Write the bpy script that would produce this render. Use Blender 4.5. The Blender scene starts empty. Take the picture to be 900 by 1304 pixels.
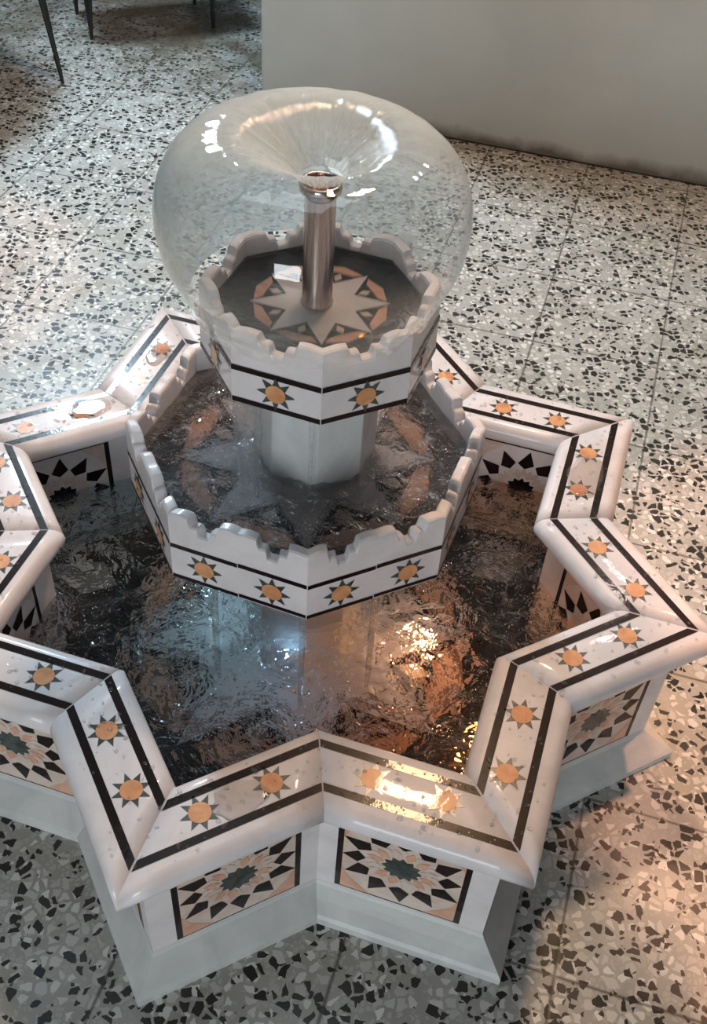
import bpy, bmesh, math, random
from mathutils import Vector, noise
random.seed(4)
C = bpy.context.scene.collection
R = math.radians
FZ = .314           # height of the rim top above the floor
RO = 3.9863         # turn of the fountain
M = {}

# ------------------------------------------------------------------ materials
def new_mat(name):
    m = bpy.data.materials.new(name); m.use_nodes = True
    nt = m.node_tree; nt.nodes.clear()
    out = nt.nodes.new('ShaderNodeOutputMaterial')
    return m, nt, out
class G:
    """tiny node helper"""
    def __init__(s, nt): s.nt = nt
    def n(s, kind, **kw):
        nd = s.nt.nodes.new(kind)
        ins = kw.pop('ins', {})
        for k, v in kw.items(): setattr(nd, k, v)
        for k, v in ins.items(): s.put(nd, k, v)
        return nd
    def put(s, nd, k, v):
        i = nd.inputs[k]
        if isinstance(v, bpy.types.NodeSocket): s.nt.links.new(v, i)
        elif isinstance(v, (tuple, list)) and len(v) == 3 and i.type == 'RGBA': i.default_value = (*v, 1)
        else: i.default_value = v
    def math(s, op, a, b=0., c=None, clamp=False):
        nd = s.n('ShaderNodeMath', operation=op, use_clamp=clamp); s.put(nd, 0, a); s.put(nd, 1, b)
        if c is not None: s.put(nd, 2, c)
        return nd.outputs[0]
    def mix(s, f, a, b):
        nd = s.n('ShaderNodeMix', data_type='RGBA'); s.put(nd, 0, f); s.put(nd, 6, a); s.put(nd, 7, b)
        return nd.outputs[2]
    def ramp(s, f, stops, interp='LINEAR'):
        nd = s.n('ShaderNodeValToRGB'); cr = nd.color_ramp; cr.interpolation = interp
        while len(cr.elements) < len(stops): cr.elements.new(.5)
        for e, (p, c) in zip(cr.elements, stops):
            e.position = p; e.color = (*c, 1) if isinstance(c, tuple) else (c, c, c, 1)
        s.put(nd, 0, f); return nd.outputs[0]
    def noise(s, vec, scale, detail=3, rough=.5, dist=0.):
        nd = s.n('ShaderNodeTexNoise'); s.put(nd, 'Vector', vec); s.put(nd, 'Scale', scale)
        s.put(nd, 'Detail', detail); s.put(nd, 'Roughness', rough); s.put(nd, 'Distortion', dist)
        return nd
    def bump(s, h, strength, dist, normal=None):
        nd = s.n('ShaderNodeBump'); s.put(nd, 'Height', h); s.put(nd, 'Strength', strength); s.put(nd, 'Distance', dist)
        if normal: s.put(nd, 'Normal', normal)
        return nd.outputs[0]
def pos(g): return g.n('ShaderNodeNewGeometry').outputs['Position']

def marble(name, c1, c2, rough=.25, coat=.6, wet=True, spec=.5, scale=9, sss=0.):
    m, nt, out = new_mat(name); g = G(nt); p = pos(g)
    n1 = g.noise(p, scale, 5, .6, 1.2).outputs[0]
    col = g.ramp(n1, [(.35, c2), (.62, c1)])
    b = g.n('ShaderNodeBsdfPrincipled', ins={'Base Color': col, 'Roughness': rough, 'Specular IOR Level': spec,
            'Coat Weight': coat, 'Coat Roughness': .04, 'Coat IOR': 1.33})
    if sss:
        g.put(b, 'Subsurface Weight', sss); g.put(b, 'Subsurface Radius', (.012, .01, .009)); g.put(b, 'Subsurface Scale', 1.)
    if wet:
        w = g.noise(p, 55, 3, .6).outputs[0]
        sp = g.n('ShaderNodeTexVoronoi', feature='SMOOTH_F1', ins={'Vector': p, 'Scale': 130., 'Smoothness': .3, 'Randomness': 1.}).outputs['Distance']
        sp = g.ramp(sp, [(.10, 1.), (.22, 0.)])
        gate = g.ramp(g.noise(p, 14, 2).outputs[0], [(.42, 0.), (.52, 1.)])
        h = g.math('ADD', g.math('MULTIPLY', w, .5), g.math('MULTIPLY', sp, gate))
        bn = g.bump(h, .35, .0012)
        g.put(b, 'Coat Normal', bn)
        g.put(b, 'Normal', g.bump(w, .12, .0008))
    nt.links.new(b.outputs[0], out.inputs[0]); M[name] = m; return m
marble('white_marble', (.80, .75, .76), (.68, .645, .655), rough=.38, spec=.25)
marble('skirt_marble', (.70, .71, .70), (.58, .59, .59), rough=.35, coat=.15)
marble('black_marble', (.010, .006, .006), (.022, .012, .010), rough=.25, coat=.3, spec=.1)
marble('green_marble', (.030, .042, .038), (.075, .09, .08), rough=.25, coat=.4, scale=40)
marble('orange_marble', (.80, .40, .19), (.62, .27, .12), rough=.3, spec=.25, coat=.5, scale=30)
marble('peach_marble', (.74, .42, .28), (.60, .30, .19), rough=.3, coat=.4, scale=25)
marble('cream_marble', (.72, .60, .52), (.62, .47, .40), rough=.3, coat=.4, scale=25)
marble('grout', (.55, .5, .48), (.45, .4, .4), rough=.6, coat=.1)

def metal(name, c, rough, streak=True):
    m, nt, out = new_mat(name); g = G(nt); p = pos(g)
    sx = g.n('ShaderNodeSeparateXYZ', ins={0: p})
    cmb = g.n('ShaderNodeCombineXYZ', ins={0: g.math('MULTIPLY', sx.outputs[0], 18.), 1: g.math('MULTIPLY', sx.outputs[1], 18.), 2: sx.outputs[2]})
    n1 = g.noise(cmb.outputs[0], 9, 3).outputs[0]
    col = g.mix(g.ramp(n1, [(.3, 0.), (.7, 1.)]), tuple(x*.72 for x in c), c)
    b = g.n('ShaderNodeBsdfPrincipled', ins={'Base Color': col, 'Metallic': 1., 'Roughness': rough})
    g.put(b, 'Normal', g.bump(n1, .4, .002))
    nt.links.new(b.outputs[0], out.inputs[0]); M[name] = m
metal('steel', (.62, .53, .49), .22)
metal('copper', (.80, .30, .12), .15)

def painted(name, c, rough=.4):
    m, nt, out = new_mat(name); g = G(nt); p = pos(g)
    n1 = g.noise(p, 60, 3).outputs[0]
    b = g.n('ShaderNodeBsdfPrincipled', ins={'Base Color': g.mix(n1, c, tuple(x*1.6 for x in c)), 'Roughness': rough})
    nt.links.new(b.outputs[0], out.inputs[0]); M[name] = m
painted('black_iron', (.012, .014, .014))
painted('seat_wood', (.09, .05, .025), .5)

def floor_mat():
    m, nt, out = new_mat('terrazzo'); g = G(nt); p = pos(g)
    th = R(-17.5)
    rot = g.n('ShaderNodeMapping', vector_type='POINT', ins={'Vector': p, 'Rotation': (0, 0, -th)}).outputs[0]
    warp = g.noise(p, 70, 2).outputs['Color']
    wv = g.n('ShaderNodeVectorMath', operation='MULTIPLY_ADD'); g.put(wv, 0, warp); g.put(wv, 1, (.009, .009, 0)); g.put(wv, 2, p)
    flat = g.n('ShaderNodeVectorMath', operation='MULTIPLY'); g.put(flat, 0, wv.outputs[0]); g.put(flat, 1, (1, 1, 0))
    v = flat.outputs[0]
    def chips(scale, off, lo, gap, seed):
        sh = g.n('ShaderNodeVectorMath', operation='ADD'); g.put(sh, 0, v); g.put(sh, 1, (off, off*.7, 0))
        c = g.n('ShaderNodeTexVoronoi', voronoi_dimensions='2D', ins={'Vector': sh.outputs[0], 'Scale': scale, 'Randomness': 1.})
        e = g.n('ShaderNodeTexVoronoi', voronoi_dimensions='2D', feature='DISTANCE_TO_EDGE', ins={'Vector': sh.outputs[0], 'Scale': scale, 'Randomness': 1.})
        sc = g.n('ShaderNodeSeparateColor', ins={0: c.outputs['Color']})
        pick = g.math('GREATER_THAN', sc.outputs[seed], lo)
        var = g.math('MULTIPLY_ADD', sc.outputs[(seed+1) % 3], .13, gap)
        inside = g.math('GREATER_THAN', e.outputs['Distance'], var)
        return g.math('MULTIPLY', pick, inside), sc
    bl, s1 = chips(60, 0., .66, .09, 0)
    bl2, _ = chips(120, 3.1, .88, .10, 0)
    wh, s2 = chips(62, 7.3, .45, .09, 1)
    wh2, _ = chips(120, 5.2, .5, .08, 2)
    base = g.ramp(g.noise(p, 5, 4).outputs[0], [(.35, (.35, .345, .31)), (.65, (.45, .45, .42))])
    col = g.mix(wh2, base, (.48, .48, .45))
    wcol = g.mix(s2.outputs[2], (.50, .50, .47), (.80, .80, .77))
    col = g.mix(wh, col, wcol)
    col = g.mix(bl2, col, (.03, .03, .028))
    col = g.mix(bl, col, g.mix(s1.outputs[2], (.010, .012, .010), (.035, .036, .032)))
    # tile seams
    sx = g.n('ShaderNodeSeparateXYZ', ins={0: rot})
    wob = g.math('MULTIPLY', g.math('SUBTRACT', g.noise(p, 25, 2).outputs[0], .5), .003)
    def seam(coord, off):
        f = g.math('FRACT', g.math('DIVIDE', g.math('ADD', g.math('SUBTRACT', coord, off), 29.6), .296))
        d = g.math('MINIMUM', f, g.math('SUBTRACT', 1., f))
        return g.math('MULTIPLY', d, .296)
    d = g.math('MINIMUM', seam(sx.outputs[0], .522), seam(sx.outputs[1], .459))
    d = g.math('ADD', d, wob)
    line = g.ramp(d, [(.0012, 1.), (.0026, 0.)])
    col = g.mix(g.math('MULTIPLY', line, .85), col, (.05, .04, .03))
    # worn brownish soiling along the wall, furniture shade painted brown at the far corner
    dirt_shade = g.ramp(g.noise(p, 2.2, 4, .6).outputs[0], [(.45, 0.), (.62, 1.)])
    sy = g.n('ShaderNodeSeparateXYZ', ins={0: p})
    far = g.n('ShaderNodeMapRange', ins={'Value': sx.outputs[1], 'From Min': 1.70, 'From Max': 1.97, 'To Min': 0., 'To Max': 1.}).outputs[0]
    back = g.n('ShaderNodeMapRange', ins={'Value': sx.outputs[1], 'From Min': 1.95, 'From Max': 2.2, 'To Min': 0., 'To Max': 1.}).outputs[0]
    far = g.math('MULTIPLY', far, g.math('MAXIMUM', g.math('MULTIPLY_ADD', dirt_shade, .5, .5), 0.), clamp=True)
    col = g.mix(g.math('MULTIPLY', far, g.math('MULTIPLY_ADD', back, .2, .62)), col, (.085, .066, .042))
    shade_patch = g.ramp(g.noise(p, 1.9, 3, .55).outputs[0], [(.47, 0.), (.55, 1.)])  # noise-shaped furniture shadow, painted into the floor colour
    col = g.mix(g.math('MULTIPLY', g.math('MULTIPLY', back, shade_patch), .80), col, (.095, .075, .045))
    rgh = g.ramp(g.noise(p, 7, 3).outputs[0], [(.35, .22), (.7, .5)])
    b = g.n('ShaderNodeBsdfPrincipled', ins={'Base Color': col, 'Roughness': rgh})
    g.put(b, 'Normal', g.bump(g.math('MULTIPLY', line, -1.), .2, .0006))
    nt.links.new(b.outputs[0], out.inputs[0]); M['terrazzo'] = m
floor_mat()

def wall_mat():
    m, nt, out = new_mat('plaster'); g = G(nt); p = pos(g)
    n1 = g.noise(p, 3, 5, .6).outputs[0]
    col = g.ramp(n1, [(.3, (.52, .57, .57)), (.7, (.59, .64, .64))])
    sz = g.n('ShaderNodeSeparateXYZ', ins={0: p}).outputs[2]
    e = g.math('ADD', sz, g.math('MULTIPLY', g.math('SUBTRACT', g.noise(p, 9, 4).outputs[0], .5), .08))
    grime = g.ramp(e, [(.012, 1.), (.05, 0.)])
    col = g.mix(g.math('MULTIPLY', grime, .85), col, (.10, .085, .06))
    b = g.n('ShaderNodeBsdfPrincipled', ins={'Base Color': col, 'Roughness': .75})
    g.put(b, 'Normal', g.bump(g.noise(p, 30, 4).outputs[0], .15, .004))
    nt.links.new(b.outputs[0], out.inputs[0]); M['plaster'] = m
wall_mat()

def water_mat(name, scale, tint, clear, bump_d, haze=0., rough=.0, ior=1.33, hazecol=(.7, .72, .74), streaks=False, strong=1., foam=0.):
    m, nt, out = new_mat(name); g = G(nt); p = pos(g)
    n1 = g.noise(p, scale, 4, .55, .6).outputs[0]
    n2 = g.noise(p, scale*3.1, 2, .5, .3).outputs[0]
    h = g.math('ADD', n1, g.math('MULTIPLY', n2, .35))
    if streaks:
        # radial wrinkles in the sheet close to the nozzle
        sp = g.n('ShaderNodeSeparateXYZ', ins={0: p})
        rr = g.math('SQRT', g.math('ADD', g.math('POWER', sp.outputs[0], 2.), g.math('POWER', sp.outputs[1], 2.)))
        ang = g.math('ARCTAN2', sp.outputs[1], sp.outputs[0])
        cv = g.n('ShaderNodeCombineXYZ', ins={0: g.math('MULTIPLY', ang, 5.), 1: g.math('MULTIPLY', rr, 4.), 2: 0.})
        st = g.noise(cv.outputs[0], 2.2, 4, .6).outputs[0]
        near = g.ramp(rr, [(.03, 1.), (.12, 0.)])
        h = g.math('ADD', g.math('MULTIPLY', h, .35), g.math('MULTIPLY', g.math('MULTIPLY', st, near), 2.5))
    bn = g.bump(h, strong, bump_d)
    refr = g.n('ShaderNodeBsdfRefraction', ins={'Color': tint, 'Roughness': rough, 'IOR': ior, 'Normal': bn}).outputs[0]
    tr = g.n('ShaderNodeBsdfTransparent', ins={'Color': tint}).outputs[0]
    gl = g.n('ShaderNodeBsdfGlossy', ins={'Color': (1, 1, 1), 'Roughness': .03, 'Normal': bn}).outputs[0]
    if clear >= .8:      # a thin sheet reflects alike from both of its sides
        fc = g.n('ShaderNodeLayerWeight', ins={'Blend': .5, 'Normal': bn}).outputs['Facing']
        fr = g.math('MULTIPLY_ADD', g.math('POWER', fc, 4.), .55, .03)
    else:
        fr = g.n('ShaderNodeFresnel', ins={'IOR': 1.33, 'Normal': bn}).outputs[0]
    body = g.n('ShaderNodeMixShader', ins={0: clear, 1: refr, 2: tr}).outputs[0]
    if haze or foam:
        df = g.n('ShaderNodeBsdfDiffuse', ins={'Color': hazecol}).outputs[0]
        tl = g.n('ShaderNodeBsdfTranslucent', ins={'Color': hazecol}).outputs[0]
        d2 = g.n('ShaderNodeMixShader', ins={0: .5, 1: df, 2: tl}).outputs[0]
        f = haze
        if streaks:
            lw = g.n('ShaderNodeLayerWeight', ins={'Blend': .35}).outputs['Facing']
            low = g.n('ShaderNodeMapRange', ins={'Value': sp.outputs[2], 'From Min': .92, 'From Max': .80, 'To Min': 0., 'To Max': .02}).outputs[0]
            back = g.n('ShaderNodeMapRange', ins={'Value': g.math('MULTIPLY_ADD', sp.outputs[0], -.6, sp.outputs[1]), 'From Min': -.08, 'From Max': .06, 'To Min': 0., 'To Max': .48}).outputs[0]
            clump = g.ramp(g.noise(p, 7, 3).outputs[0], [(.3, .55), (.65, 1.15)])
            haze = g.math('MULTIPLY', g.math('ADD', g.math('ADD', g.math('MULTIPLY_ADD', g.math('POWER', lw, 2.6), .55, haze), low), back), clump)
            f = g.math('ADD', haze, g.math('MULTIPLY', g.math('MULTIPLY', g.ramp(st, [(.5, 0.), (.8, 1.)]), near), .5))
        if foam:
            fo = g.ramp(g.noise(p, 26, 5, .7, 1.).outputs[0], [(.56, 0.), (.72, 1.)])
            f = g.math('MULTIPLY_ADD', fo, foam, haze)
        body = g.n('ShaderNodeMixShader', ins={0: f, 1: body, 2: d2}).outputs[0]
    fin = g.n('ShaderNodeMixShader', ins={0: fr, 1: body, 2: gl}).outputs[0]
    nt.links.new(fin, out.inputs[0]); M[name] = m
water_mat('pool_water', 13, (.70, .78, .80), .30, .075, haze=.03, hazecol=(.45, .52, .55), foam=.14)
water_mat('bowl_water', 24, (.97, .98, .99), .40, .06, haze=.08, foam=.55, hazecol=(.86, .88, .92))
water_mat('still_water', 30, (.97, .97, .97), .4, .0010, haze=.0)
water_mat('dome_water', 9, (.995, 1., 1.), 1., .0045, haze=.005, rough=.1, streaks=True, hazecol=(.74, .79, .78))
water_mat('film_water', 50, (.99, .995, .995), .8, .003, haze=.06, rough=.05, foam=.25)
water_mat('drop_water', 60, (.98, .98, .98), .6, .0005, haze=.12, hazecol=(.9, .92, .95))

# ------------------------------------------------------------------ helpers
def obj(name, bm, mats, parent=None, smooth=False, kind=None):
    me = bpy.data.meshes.new(name)
    bmesh.ops.translate(bm, verts=bm.verts, vec=(0, 0, FZ))
    bm.to_mesh(me); bm.free()
    if isinstance(mats, str): mats = [mats]
    for s in mats: me.materials.append(M[s])
    if smooth:
        for q in me.polygons: q.use_smooth = True
    o = bpy.data.objects.new(name, me); C.objects.link(o)
    if parent: o.parent = parent
    if kind: o['kind'] = kind
    return o
def tag(o, label, cat, group=None, kind=None):
    o['label'] = label; o['category'] = cat
    if group: o['group'] = group
    if kind: o['kind'] = kind
    return o
def empty(name, loc=(0, 0, 0)):
    o = bpy.data.objects.new(name, None); C.objects.link(o); o.location = loc; o.empty_display_size = .05; return o
def dirv(a): return Vector((math.cos(R(a)), math.sin(R(a)), 0))
def fp(ang, a, t, z):
    """point on a face: normal angle, apothem, signed offset along it, height"""
    n = dirv(ang); tt = Vector((-n.y, n.x, 0)); return n*a + tt*t + Vector((0, 0, z))
def poly(bm, pts, mi=0):
    vs = [bm.verts.new(p) for p in pts]
    f = bm.faces.new(vs); f.material_index = mi; return f
def loft(bm, rings, mi=0, closed=True, cap=False):
    """rings: lists of points of the same length; faces between neighbours"""
    vr = [[bm.verts.new(p) for p in r] for r in rings]
    n = len(vr[0])
    for a, b in zip(vr, vr[1:]):
        for i in range(n if closed else n-1):
            j = (i+1) % n
            f = bm.faces.new((a[i], a[j], b[j], b[i])); f.material_index = mi
    if cap:
        bm.faces.new(vr[0]).material_index = mi; bm.faces.new(vr[-1][::-1]).material_index = mi
    return vr
def fix(bm): bmesh.ops.recalc_face_normals(bm, faces=bm.faces)
T8 = math.tan(R(22.5))
NORM = [RO-90+22.5+45*k for k in range(8)]
def star_ring(a, z):
    pts = []
    for k in range(8):
        pts.append(dirv(RO-90+45*k)*(a/math.cos(R(22.5))) + Vector((0, 0, z)))
        pts.append(dirv(RO-67.5+45*k)*(a*math.sqrt(2)) + Vector((0, 0, z)))
    return pts
def oct_ring(r, z, cx=0, cy=0, rot=0, n=8):
    return [dirv(-90+rot+360/n*k)*r + Vector((cx, cy, z)) for k in range(n)]

# ------------------------------------------------------------------ setting
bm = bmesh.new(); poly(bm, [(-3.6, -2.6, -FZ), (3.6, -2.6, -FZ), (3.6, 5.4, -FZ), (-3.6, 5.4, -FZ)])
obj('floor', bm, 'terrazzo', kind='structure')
th = R(-17.5); ux = Vector((math.cos(th), math.sin(th), 0)); uy = Vector((-math.sin(th), math.cos(th), 0))
def tile(u, v, z): return ux*u + uy*v + Vector((0, 0, z))
bm = bmesh.new()
u0, v0, u1, v1 = -.805, 1.985, 3.4, 2.40
base = [tile(u0, v0, -FZ), tile(u1, v0, -FZ), tile(u1, v1, -FZ), tile(u0, v1, -FZ)]
loft(bm, [base, [p+Vector((0, 0, 2.7)) for p in base]], cap=True); fix(bm)
bmesh.ops.bevel(bm, geom=[e for e in bm.edges], offset=.006, segments=2, affect='EDGES')
obj('wall_right', bm, 'plaster', kind='structure')

# ------------------------------------------------------------------ the fountain
fountain = empty('star_fountain')
tag(fountain, 'white marble eight-pointed star fountain with two stacked bowls, standing on the terrazzo floor', 'fountain')

def rim_profile():
    P = []; r = .02; a0, a1 = .3385, .4575
    for i in range(9):
        t = math.pi/2 - math.pi*i/8
        P.append((a1-r*.9+r*.9*math.cos(t), -r+r*math.sin(t)))
    for i in range(9):
        t = -math.pi/2 - math.pi*i/8
        P.append((a0+r*.9+r*.9*math.cos(t), -r+r*math.sin(t)))
    return P
RP = rim_profile()
def sun(bm, ctr, e1, e2, nrm, rd, ro, m_or, m_dk, lift=.0004, n=8, ph=0.):
    """orange disc with dark points, laid in a face"""
    for k in range(n):
        a = 2*math.pi*k/n+ph; w = math.pi/n*.92
        poly(bm, [ctr+nrm*lift+e1*math.cos(x)*q+e2*math.sin(x)*q for x, q in ((a-w, rd*.97), (a, ro), (a+w, rd*.97), (a, rd*.8))], m_dk)
    poly(bm, [ctr+nrm*lift*1.8+e1*math.cos(2*math.pi*i/20)*rd+e2*math.sin(2*math.pi*i/20)*rd for i in range(20)], m_or)
Z = Vector((0, 0, 1))
for na in NORM:
    for s in (-1, 1):
        bm = bmesh.new()
        r0 = [fp(na, a, s*a*.9995, z) for a, z in RP]; r1 = [fp(na, a, s*(a*T8+.0002), z) for a, z in RP]
        steps = 6
        rings = [[r0[i].lerp(r1[i], k/steps) for i in range(len(RP))] for k in range(steps+1)]
        loft(bm, rings, 0, cap=True); fix(bm)
        for f in bm.faces: f.smooth = True
        for ac in (.4245, .3650):
            w = .0056
            poly(bm, [fp(na, ac-w, s*(ac-w-.002), .0004), fp(na, ac+w, s*(ac+w-.002), .0004),
                      fp(na, ac+w, s*((ac+w)*T8+.001), .0004), fp(na, ac-w, s*((ac-w)*T8+.001), .0004)], 1)
        n_ = dirv(na); t_ = Vector((-n_.y, n_.x, 0))
        for tt in (.2315, .3275):
            sun(bm, fp(na, .3925, s*tt, 0), n_, t_, Z, .0145, .0262, 2, 3, ph=math.pi/8*0)
        o = obj('rim_slab', bm, ['white_marble', 'black_marble', 'orange_marble', 'green_marble'], fountain)

# walls and stepped skirting
def star_loft(name, prof, mat, parent):
    bm = bmesh.new(); rings = [star_ring(a, z) for a, z in prof]; rings.append(rings[0])
    vr = loft(bm, rings, 0); bmesh.ops.remove_doubles(bm, verts=bm.verts, dist=1e-5); fix(bm)
    return obj(name, bm, mat, parent)
wall = star_loft('basin_wall', [(.368, -.30), (.368, -.0395), (.418, -.0395), (.418, -.30)], 'white_marble', fountain)
star_loft('skirting', [(.4182, -.262), (.4215, -.2685), (.4370, -.2815), (.4530, -.2940), (.4577, -.2985), (.4577, -.314), (.4182, -.314)], 'skirt_marble', fountain)
W2, ZB, ZT = .0915, -.257, -.053
def panel(na, s, a, nsgn):
    """square mosaic tile: 12-pointed star in rings of kites"""
    bm = bmesh.new(); n = dirv(na)*nsgn; t = Vector((-dirv(na).y, dirv(na).x, 0)); zc = (ZB+ZT)/2
    c = fp(na, a, s*.2915, zc); hw, hh = W2, (ZT-ZB)/2
    def q(x, y, l=0.): return c + t*x + Z*y + n*l
    def pg(pts, mi, l): poly(bm, [q(x, y, l) for x, y in pts], mi)
    # border slab
    o = [(-hw, -hh), (hw, -hh), (hw, hh), (-hw, hh)]
    loft(bm, [[q(x, y, -.002) for x, y in o], [q(x, y, .0006) for x, y in o]], 1, cap=True)
    iw, ih = hw-.0085, hh-.004
    pg([(-iw, -ih), (iw, -ih), (iw, ih), (-iw, ih)], 0, .0010)
    def clip(x, y): return (max(-iw, min(iw, x)), max(-ih, min(ih, y)))
    def po(r, a): return (r*math.cos(R(a)), r*math.sin(R(a)))
    for k in range(4):
        sx, sy = (1, 1, -1, -1)[k], (1, -1, 1, -1)[k]
        pg([(sx*iw, sy*ih), (sx*(iw-.043), sy*ih), (sx*(iw-.012), sy*(ih-.030)), (sx*iw, sy*(ih-.058))], 3, .0013)
    for k in range(12):
        a0 = 30*k
        pg([clip(*po(r, a)) for r, a in ((.0505, a0), (.064, a0+14.5), (.093, a0+3), (.063, a0-12.5))], 1, .0016)
        pg([po(r, a) for r, a in ((.0255, a0+15), (.038, a0+27), (.051, a0+15), (.038, a0+3))], 2 if k % 3 == 0 else 3, .0016)
        pg([po(r, a) for r, a in ((.030, a0), (.046, a0+7), (.0525, a0), (.046, a0-7))], 2, .0016)
    st = []
    for k in range(12): st += [po(.0285, 30*k), po(.0215, 30*k+15)]
    pg(st, 4, .0020)
    fix(bm)
    for f in bm.faces:
        if f.normal.dot(n) < 0 and len(f.verts) != 4 or (f.normal.dot(n) < -.5 and f.calc_center_median().dot(n) > (c+n*.0008).dot(n)): f.normal_flip()
    return bm
for na in NORM:
    for s in (-1, 1):
        obj('mosaic_panel', panel(na, s, .418, 1), ['cream_marble', 'black_marble', 'cream_marble', 'peach_marble', 'green_marble'], wall)
        obj('mosaic_panel', panel(na, s, .368, -1), ['white_marble', 'black_marble', 'cream_marble', 'cream_marble', 'black_marble'], wall)

def medallion(bm, ctr, r, rot, mi, lift=.0006, dark_r=None):
    """eight-pointed white star, salmon ring, small dark triangles on a black field; mi = white, black, orange, cream"""
    def P(q, a, l): return ctr + dirv(a)*q*r + Z*l
    for k in range(8):
        a0 = rot+45*k
        # salmon ring piece between two star tips, over a dark field
        poly(bm, [P(.98, a0+3, lift), P(1.02, a0+22.5, lift), P(.98, a0+42, lift), P(.86, a0+36, lift), P(.84, a0+22.5, lift), P(.86, a0+9, lift)], mi[2])
        poly(bm, [P(.82, a0+22.5, lift*1.3), P(.72, a0+17.5, lift*1.3), P(.60, a0+22.5, lift*1.3), P(.72, a0+27.5, lift*1.3)], mi[3])
    st = []
    for k in range(8): st += [P(1.03, rot+45*k, lift*2), P(.54, rot+45*k+22.5, lift*2)]
    poly(bm, st, mi[0])
bm = bmesh.new()
ring = star_ring(.3685, -.285); bm.faces.new([bm.verts.new(p) for p in ring][::1]).material_index = 1
medallion(bm, Vector((0, 0, -.285)), .285, RO-90, (0, 1, 2, 3), .001)
# warm marble slabs filling the points of the star
for k in range(8):
    a = RO-67.5+45*k
    poly(bm, [dirv(a)*.49+Vector((0, 0, -.284)), dirv(a+6)*.40+Vector((0, 0, -.284)), dirv(a)*.35+Vector((0, 0, -.284)), dirv(a-6)*.40+Vector((0, 0, -.284))], 0)
for f in bm.faces:
    f.normal_update()
    if f.normal.z < 0: f.normal_flip()
obj('basin_floor', bm, ['white_marble', 'black_marble', 'peach_marble', 'cream_marble'], fountain)

def column(cx, cy, r, z0, z1, rot, name):
    bm = bmesh.new()
    prof = [(r*1.12, z0), (r*1.12, z0+.006), (r, z0+.016), (r, z1-.014), (r*1.08, z1-.005), (r*1.08, z1)]
    loft(bm, [oct_ring(q, z, cx, cy, rot) for q, z in prof], cap=True); fix(bm)
    bmesh.ops.bevel(bm, geom=[e for e in bm.edges if abs((e.verts[0].co-e.verts[1].co).normalized().z) > .8], offset=.0015, segments=1, affect='EDGES')
    return obj(name, bm, 'skirt_marble', fountain)
column(0, 0, .092, -.2845, .0835, 1.25, 'pedestal')
column(.012, 0, .087, .1365, .3376, 1.38, 'pedestal')

def crenel(u, lv):
    hi, mid, lo = lv
    def sm(a, b, x): x = max(0, min(1, (x-a)/(b-a))); return x*x*(3-2*x)
    e = abs(u-.5)            # symmetric about the notch
    h = lo + (mid-lo)*sm(.060, .100, e) + (hi-mid)*sm(.190, .232, e)
    h += .0012*math.cos((e-.36)*14) if e > .22 else 0
    return h
def bowl(name, cx, R0, R1, zb, z_in, lv, per_face, thick, rot, suns, lines, sun_r, med, seed):
    """octagonal bowl with worn stepped rim; inside floor is a part of the bowl"""
    bm = bmesh.new(); N = 44*per_face
    rings_out = []
    secs = []
    for f in range(8):
        a0, a1 = -90+rot+45*f, -90+rot+45*(f+1)
        for i in range(N):
            u = i/N; v = (u*per_face) % 1
            ztop = crenel(v, lv) + .0022*noise.noise(Vector((f*3.1+u*5*per_face, seed, 0)))
            def pt(r, z, inset):
                p = dirv(a0).lerp(dirv(a1), u)*r
                # inset towards the axis along the face normal
                nn = dirv((a0+a1)/2); am = r*math.cos(R(22.5)); k = (am-inset)/am
                return Vector((p.x*k+cx, p.y*k, z))
            rt = R0+(R1-R0)
            w = .004
            secs.append([pt(R0, zb, 0), pt(rt, ztop-w*1.4, 0), pt(rt, ztop-w*.4, .0012), pt(rt, ztop, w),
                         pt(rt, ztop, thick-w), pt(rt, ztop-w*.4, thick-.0012), pt(rt, ztop-w*1.4, thick), pt(R0, z_in, thick)])
    secs.append(secs[0])
    loft(bm, secs, 0, closed=False)
    bmesh.ops.remove_doubles(bm, verts=bm.verts, dist=1e-6)
    # underside with a moulded neck
    loft(bm, [oct_ring(R0, zb, cx, 0, rot), oct_ring(R0*.93, zb-.0, cx, 0, rot), oct_ring(.085, zb-.001, cx, 0, rot)], 0)
    am = R0*math.cos(R(22.5))
    for f in range(8):
        an = -90+rot+22.5+45*f; n = dirv(an); t = Vector((-n.y, n.x, 0)); half = R0*math.sin(R(22.5))
        o = Vector((cx, 0, 0)) + n*(am+.0005)
        for z0, z1 in lines:
            for part in range(per_face):
                x0 = -half+2*half*part/per_face; x1 = x0+2*half/per_face
                j = .0012 if part else 0
                poly(bm, [o+t*(x0+.0006)+Z*(z0+j), o+t*(x1-.0006)+Z*(z0+j), o+t*(x1-.0006)+Z*(z1+j), o+t*(x0+.0006)+Z*(z1+j)], 1)
        for sx, sz in suns:
            c = o + t*(sx*half*2) + Z*sz
            sun(bm, c, Z, t, n, sun_r[0], sun_r[1], 2, 3)
    body = obj(name, bm, ['white_marble', 'black_marble', 'orange_marble', 'green_marble'], fountain)
    bm = bmesh.new()
    ri = (am-thick*.6)/math.cos(R(22.5))
    loft(bm, [oct_ring(ri, z_in-.008, cx, 0, rot), oct_ring(ri, z_in, cx, 0, rot)], 1, cap=True)
    bm.faces.ensure_lookup_table(); fix(bm)
    for f in bm.faces: f.material_index = 1
    medallion(bm, Vector((cx, 0, z_in)), med, rot-90, (0, 1, 2, 3))
    for f in bm.faces:
        f.normal_update()
        if f.material_index != 1 and f.normal.z < 0: f.normal_flip()
    obj('bowl_floor', bm, ['white_marble', 'black_marble', 'peach_marble', 'cream_marble'], body)
    return body
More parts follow.
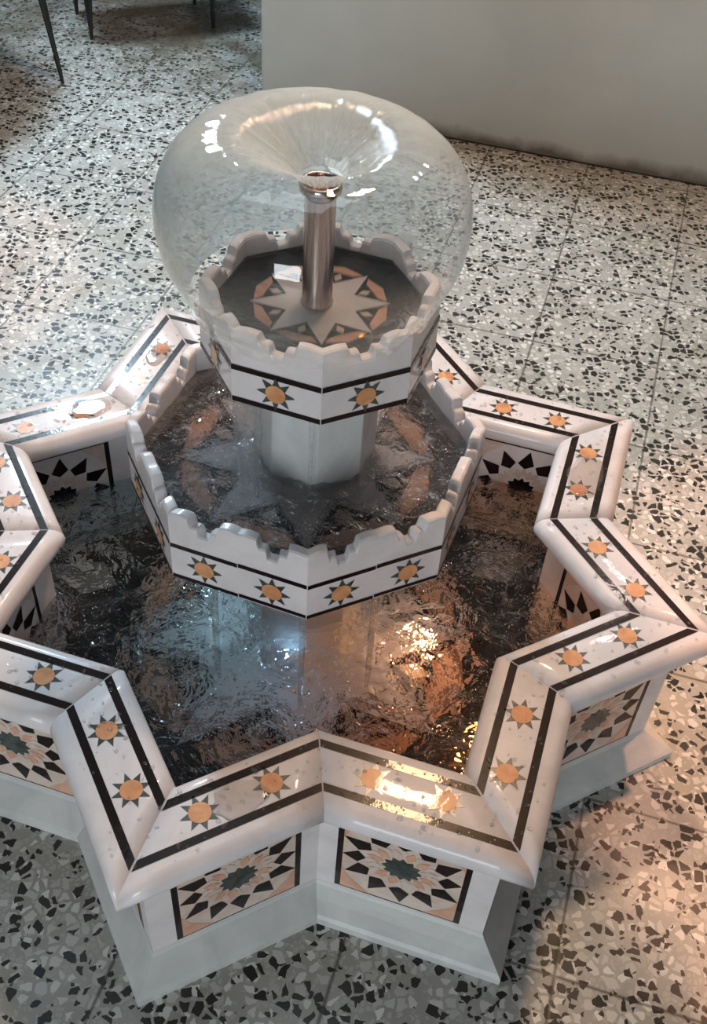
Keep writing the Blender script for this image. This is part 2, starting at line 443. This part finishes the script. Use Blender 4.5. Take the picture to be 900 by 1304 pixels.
bowl('lower_bowl', 0., .2575, .2570, .0835, .138, (.2045, .189, .1745), 2, .0175, 1.25, ((-.25, .117), (.25, .117)), ((.0840, .0905), (.1430, .1500)), (.0145, .0265), .184, 3.3)
bowl('upper_bowl', .012, .1565, .1545, .3376, .4080, (.4440, .4335, .4215), 1, .0155, 1.38, ((0, .366),), ((.3380, .3455), (.3870, .3945)), (.0135, .0255), .088, 8.1)

# nozzle
bm = bmesh.new(); nx = .0075
def lathe(bm, prof, cx, cy, n=32, mi=0, cap=False):
    return loft(bm, [[Vector((cx+r*math.cos(2*math.pi*i/n), cy+r*math.sin(2*math.pi*i/n), z)) for i in range(n)] for r, z in prof], mi, cap=cap)
lathe(bm, [(.021, .4082), (.021, .414), (.0195, .417), (.0192, .560), (.0215, .566), (.0255, .570), (.0262, .576), (.0255, .580), (.0222, .5805), (.0185, .572), (.0170, .566)], nx, 0)
for f in bm.faces: f.smooth = True
nz = obj('nozzle', bm, 'steel', fountain); nz['label'] = 'polished steel pipe'
bm = bmesh.new()
lathe(bm, [(.0170, .5655), (.0150, .567), (.009, .571), (.005, .580), (.0035, .588), (.0002, .589)], nx, 0)
for f in bm.faces: f.smooth = True
cp = obj('nozzle_core', bm, 'copper', nz); cp['label'] = 'copper coloured centre'

# ------------------------------------------------------------------ water
def wave_surface(bm, outline_fn, zc, amp, scale, n_r, n_a, seed, centre=(0, 0)):
    """surface from the middle out to an outline given by angle, with choppy waves"""
    rings = []
    for i in range(n_r+1):
        q = i/n_r; ring = []
        for j in range(n_a):
            a = 2*math.pi*j/n_a; r = max(.02, outline_fn(a)*q); x = centre[0]+r*math.cos(a); y = centre[1]+r*math.sin(a)
            h = noise.fractal(Vector((x*scale, y*scale, seed)), .6, 2.1, 3)*amp*(1-.6*q**6)
            h += .4*amp*abs(noise.noise(Vector((x*scale*2.3, y*scale*2.3, seed+5))))
            ring.append(Vector((x, y, zc+h)))
        rings.append(ring)
    loft(bm, rings, 0)
    for f in bm.faces:
        f.smooth = True; f.normal_update()
        if f.normal.z < 0: f.normal_flip()
def star_r(a, ap):
    d = (math.degrees(a)-NORM[0]) % 45; d = min(d, 45-d)
    # distance to the union of the two squares at this angle
    best = 0
    for base in (NORM[0], NORM[1]):
        e = (math.degrees(a)-base) % 90; e = min(e, 90-e)
        best = max(best, ap/math.cos(R(e)))
    return best
def oct_r(a, ap, rot):
    e = (math.degrees(a)-(-90+rot+22.5)) % 45; e = min(e, 45-e); return ap/math.cos(R(e))
bm = bmesh.new(); wave_surface(bm, lambda a: star_r(a, .3675), -.150, .015, 14, 110, 420, 2.)
w1 = obj('basin_water', bm, 'pool_water')
tag(w1, 'dark rippling water filling the star-shaped basin around the pedestal', 'water', kind='stuff')
bm = bmesh.new(); wave_surface(bm, lambda a: oct_r(a, .2375-.0165, 1.25), .164, .009, 20, 60, 240, 7.)
w2 = obj('bowl_water', bm, 'bowl_water')
tag(w2, 'choppy water in the wider lower bowl over its inlaid star', 'water', kind='stuff')
bm = bmesh.new(); wave_surface(bm, lambda a: oct_r(a, .1445-.0150, 1.38), .4140, .0010, 20, 40, 160, 4., (.012, 0))
w3 = obj('bowl_water', bm, 'still_water')
tag(w3, 'shallow clear water in the small upper bowl around the nozzle', 'water', kind='stuff')

def spl(k, m=10):
    out = []
    for i in range(len(k)-1):
        p0 = k[max(i-1, 0)]; p1 = k[i]; p2 = k[i+1]; p3 = k[min(i+2, len(k)-1)]
        for j in range(m):
            t = j/m
            out.append(tuple(.5*(2*b+(c-a)*t+(2*a-5*b+4*c-d)*t*t+(3*b-a-3*c+d)*t**3) for a, b, c, d in zip(p0, p1, p2, p3)))
    out.append(k[-1]); return out
DP = spl([(.0262, .5865), (.05, .609), (.10, .636), (.148, .626), (.179, .592), (.191, .548), (.187, .503), (.173, .465), (.162, .440), (.157, .424)])
bm = bmesh.new(); n = 160; rings = []
for off in (0., -.0014):
    rr = []
    for i, (r, z) in enumerate(DP):
        ring = []
        k = i/len(DP)
        for j in range(n):
            a = 2*math.pi*j/n
            w = noise.noise(Vector((math.cos(a)*2.2, math.sin(a)*2.2, z*7)))*.0022*k + noise.noise(Vector((math.cos(a)*9, math.sin(a)*9, z*9)))*.0007*k
            zz = z + .0022*(1-k)*noise.noise(Vector((math.cos(a)*7, math.sin(a)*7, 2)))*min(1, r*20)
            nrm = off
            ring.append(Vector(((r+w+off*(k > .25))*math.cos(a)+nx*(1-min(1, i/25)), (r+w+off*(k > .25))*math.sin(a), zz+off*(1-k))))
        rr.append(ring)
    rings.append(rr)
loft(bm, rings[0]+rings[1][::-1]+[rings[0][0]], 0)
bmesh.ops.remove_doubles(bm, verts=bm.verts, dist=1e-6); fix(bm)
for f in bm.faces: f.smooth = True
dome = obj('water_dome', bm, 'dome_water')
tag(dome, 'thin glassy bell of water spreading from the nozzle over the upper bowl', 'water', kind='stuff')

# film of water running down the upper pedestal from the bowl above
def strand(name, x0, y0, x1, y1, z0, z1, thick, seed, mat='film_water'):
    bm = bmesh.new(); rows = []
    d = Vector((x1-x0, y1-y0, 0)); nn = Vector((-d.y, d.x, 0)).normalized()
    K = max(6, int(d.length/.004)); L = 26
    def sect(i):
        z = z0+(z1-z0)*i/L; k = i/L; out = []
        wn = 1-.35*k+.12*noise.noise(Vector((seed, z*20, 0)))
        for side in (1, -1):
            for j in range(K+1):
                u = j/K if side > 0 else 1-j/K
                c = Vector((x0, y0, 0))+d*(.5+(u-.5)*wn)
                th_ = thick*(math.sin(math.pi*u)**.5*.8+.05)*(1+.5*noise.noise(Vector((u*6, z*30, seed))))
                out.append(c+nn*side*th_+nn*.003*noise.noise(Vector((u*4, z*22, seed+3)))+Z*z)
        return out
    loft(bm, [sect(i) for i in range(L+1)], cap=True)
    bmesh.ops.remove_doubles(bm, verts=bm.verts, dist=1e-7); fix(bm)
    for f in bm.faces: f.smooth = True
    return obj(name, bm, mat)
o = strand('water_curtain', -.100, -.085, -.056, -.122, .337, .168, .0007, 1.)
tag(o, 'thin sheet of water falling left of the upper pedestal into the lower bowl', 'water', kind='stuff')
o = strand('water_trickle', .002, -.101, .009, -.103, .336, .168, .0010, 2.)
tag(o, 'narrow sparkling trickle down the front corner of the upper pedestal', 'water', kind='stuff')
o = strand('water_trickle', -.130, -.185, -.117, -.192, .083, -.145, .0010, 3.)
tag(o, 'bluish trickle falling from the lower bowl left of the lower pedestal', 'water', kind='stuff')
o = strand('water_trickle', -.004, -.235, .006, -.235, .083, -.145, .0009, 4.)
tag(o, 'narrow trickle falling from the front corner of the lower bowl', 'water', kind='stuff')
o = strand('water_trickle', .095, -.202, .107, -.196, .083, -.145, .0010, 5.)
tag(o, 'pale trickle falling from the lower bowl right of the lower pedestal', 'water', kind='stuff')

# puddles on the rim
def puddle(ang, s, a_c, t_c, ra, rt, seed, label):
    bm = bmesh.new(); n = 48; rings = []
    for q, h in ((1., .0003), (.97, .0011), (.9, .0016), (.6, .0018), (.25, .0018), (.02, .0018)):
        ring = []
        for j in range(n):
            a = 2*math.pi*j/n; w = 1+.28*noise.noise(Vector((math.cos(a)*1.6, math.sin(a)*1.6, seed)))
            ring.append(fp(ang, a_c+ra*q*w*math.cos(a), s*(t_c+rt*q*w*math.sin(a)), h+.0006))
        rings.append(ring)
    loft(bm, rings); bm.faces.new([v for v in bm.verts][-n:]); 
    for f in bm.faces:
        f.smooth = True; f.normal_update()
        if f.normal.z < 0: f.normal_flip()
    tag(obj('puddle', bm, 'drop_water'), label, 'puddle')
puddle(NORM[2]-45, 1, .398, .268, .030, .052, 1., 'small puddle on the rim right of the basin, over two inlaid suns')
puddle(NORM[4], 1, .400, .215, .026, .035, 2., 'round puddle on the rim at the back left corner')
puddle(NORM[0], -1, .395, .278, .026, .034, 3., 'flat puddle between the two inlaid suns on the front right rim')
puddle(NORM[5], -1, .392, .31, .022, .03, 6., 'small puddle on the rim at the far left')

# droplets scattered over rim and bowls
bm = bmesh.new()
for _ in range(900):
    na = random.choice(NORM); s = random.choice((-1, 1)); a = random.uniform(.352, .442)
    t = random.uniform(a*T8, a)*s; r = random.choice((.001, .0014, .002, .0028))*random.uniform(.7, 1.2)
    c = fp(na, a, t, .0006); ax = random.uniform(0, 3.14); el = random.uniform(1, 1.7)
    rings = []
    for q, h in ((1., 0.), (.85, .35), (.5, .6), (.05, .7)):
        rings.append([c+Vector((r*q*(el*math.cos(w)*math.cos(ax)-math.sin(w)*math.sin(ax)), r*q*(el*math.cos(w)*math.sin(ax)+math.sin(w)*math.cos(ax)), r*h)) for w in [2*math.pi*k/8 for k in range(8)]])
    loft(bm, rings)
for f in bm.faces:
    f.smooth = True; f.normal_update()
    if f.normal.z < 0: f.normal_flip()
tag(obj('water_droplets', bm, 'drop_water'), 'scattered water droplets beaded on the marble rim', 'water droplets', kind='stuff')

# ------------------------------------------------------------------ iron furniture at the back left
def tube(bm, a, b, r, r2=None, n=8):
    a = Vector(a); b = Vector(b); d = (b-a).normalized(); x = d.orthogonal().normalized(); y = d.cross(x); r2 = r2 or r
    loft(bm, [[a+(x*math.cos(2*math.pi*i/n)+y*math.sin(2*math.pi*i/n))*r for i in range(n)],
              [b+(x*math.cos(2*math.pi*i/n)+y*math.sin(2*math.pi*i/n))*r2 for i in range(n)]], cap=True)
def hairpin(foot, top, spread):
    bm = bmesh.new(); f = Vector(foot); t = Vector(top)
    low = f.lerp(t, .12)
    tube(bm, f, low, .0055, .009)
    side = Vector((spread[0], spread[1], 0))
    for k in (-1, 0, 1): tube(bm, low+side*k*.06, t+side*k, .0062)
    fix(bm); return bm
def furniture(name, feet, top_z, r_in, shape, label, cat):
    c = sum((Vector((x, y, 0)) for x, y in feet), Vector())/len(feet)
    root = empty(name, (c.x, c.y, 0)); off = Vector((c.x, c.y, 0))
    for x, y in feet:
        f = Vector((x, y, -FZ))-off; t = Vector(((x-c.x)*r_in, (y-c.y)*r_in, top_z-FZ))
        d = Vector((-(y-c.y), x-c.x, 0)).normalized()*.055
        obj('leg', hairpin(f, t, d), 'black_iron', root)
    bm = bmesh.new(); rr = max((Vector((x, y, 0))-c).length for x, y in feet)*r_in*1.08
    if shape == 'round':
        lathe(bm, [(rr, top_z-FZ), (rr+.006, top_z-FZ+.006), (rr+.006, top_z-FZ+.016), (rr, top_z-FZ+.022)], 0, 0, 40, cap=True)
    else:
        P = [Vector(((x-c.x)*r_in*1.15, (y-c.y)*r_in*1.15, 0)) for x, y in feet]
        loft(bm, [[p+Z*(top_z-FZ) for p in P], [p*1.02+Z*(top_z-FZ+.01) for p in P], [p+Z*(top_z-FZ+.028) for p in P]], cap=True)
    fix(bm); obj('table_top' if shape == 'round' else 'seat', bm, 'seat_wood', root)
    tag(root, label, cat)
furniture('iron_table', [(-.80, 2.214), (-1.20, 2.64), (-1.62, 2.26), (-1.22, 1.83)], .74, .80, 'round', 'black iron table on thin rod legs at the far left', 'table')
furniture('iron_stool', [(-.764, 2.563), (-.365, 2.706), (-.449, 2.914), (-.848, 2.771)], .46, .97, 'seat', 'black iron stool on thin legs between the far table and the white wall', 'stool')

# ------------------------------------------------------------------ light
def area(name, loc, target, size, power, col, sy=None, spread=180):
    l = bpy.data.lights.new(name, 'AREA'); l.energy = power; l.color = col; l.size = size; l.spread = R(spread)
    if sy: l.shape = 'RECTANGLE'; l.size_y = sy
    o = bpy.data.objects.new(name, l); C.objects.link(o); o.location = loc
    o.rotation_euler = (Vector(target)-Vector(loc)).to_track_quat('-Z', 'Y').to_euler(); return o
area('lamp_cool', (-.97, 2.66, 2.3), (0, .6, 0), .35, 76, (.66, .86, 1.))
area('lamp_pink', (1.25, 1.80, 2.3), (.2, 0, 0), .22, 34, (1., .80, .74), .40)
area('lamp_warm', (.41, .88, 2.6), (.1, 0, 0), .20, 34, (1., .62, .36), .26)
area('overhead_fill', (-.2, .5, 3.2), (.2, 1.2, 0), 1.3, 10, (.80, .93, 1.))  # unseen soft fill, added overhead to lift the rims
def point_fill(name, loc, power, col, size=.012):
    l = bpy.data.lights.new(name, 'POINT'); l.energy = power; l.color = col; l.shadow_soft_size = size
    o = bpy.data.objects.new(name, l); C.objects.link(o); o.location = loc
point_fill('pond_fill_amber', (.20, -.05, FZ-.24), .26, (1., .45, .2))  # unseen lights added under water to tint the basin orange
point_fill('pond_fill_amber', (.29, -.25, FZ-.25), .42, (1., .34, .08), .02)
point_fill('pond_fill_teal', (-.15, .05, FZ-.20), .11, (.50, .84, 1.))  # unseen cool lights, likewise added below the surface for the teal tint
point_fill('pond_fill_teal', (-.02, -.115, FZ-.20), .05, (.45, .72, 1.), .006)
def spot(name, loc, target, cone, power, col, blend=.25, size=.05):
    l = bpy.data.lights.new(name, 'SPOT'); l.energy = power; l.color = col; l.spot_size = R(cone); l.spot_blend = blend; l.shadow_soft_size = size
    o = bpy.data.objects.new(name, l); C.objects.link(o); o.location = loc
    o.rotation_euler = (Vector(target)-Vector(loc)).to_track_quat('-Z', 'Y').to_euler(); return o
area('front_fill', (-.9, -3.0, .72), (.1, .5, .45), 1.0, 34, (.90, .97, 1.))  # unseen fill added behind the camera for the front faces and wall
spot('warm_fill_right', (1.25, .35, 2.7), (1.15, -.08, 0), 32, 190, (1., .50, .30))  # unseen spot added to warm the floor on the right
spot('warm_fill_left', (-1.2, 1.0, 2.7), (-1.0, 1.12, 0), 20, 120, (1., .60, .48))  # second added spot, makes the pinkish patch on the left floor
w = bpy.data.worlds.new('world'); bpy.context.scene.world = w; w.use_nodes = True
bg = w.node_tree.nodes['Background']; bg.inputs[0].default_value = (.80, .86, .92, 1); bg.inputs[1].default_value = .065

# ------------------------------------------------------------------ camera
cam = bpy.data.cameras.new('camera'); co = bpy.data.objects.new('camera', cam); C.objects.link(co)
co.location = (-.0016, -1.178, 1.2139+FZ); co.rotation_euler = (.7826, -.0527, -.0117)
cam.sensor_fit = 'VERTICAL'; cam.sensor_height = 24; cam.lens = 1385.77/1304*24; cam.clip_start = .02
sc = bpy.context.scene; sc.camera = co
sc.view_settings.view_transform = 'Standard'; sc.view_settings.look = 'None'
sc.view_settings.exposure = .06; sc.view_settings.gamma = 1; sc.view_settings.use_curve_mapping = False
sc.cycles.max_bounces = 16; sc.cycles.transmission_bounces = 12; sc.cycles.transparent_max_bounces = 24
sc.cycles.sample_clamp_indirect = 6
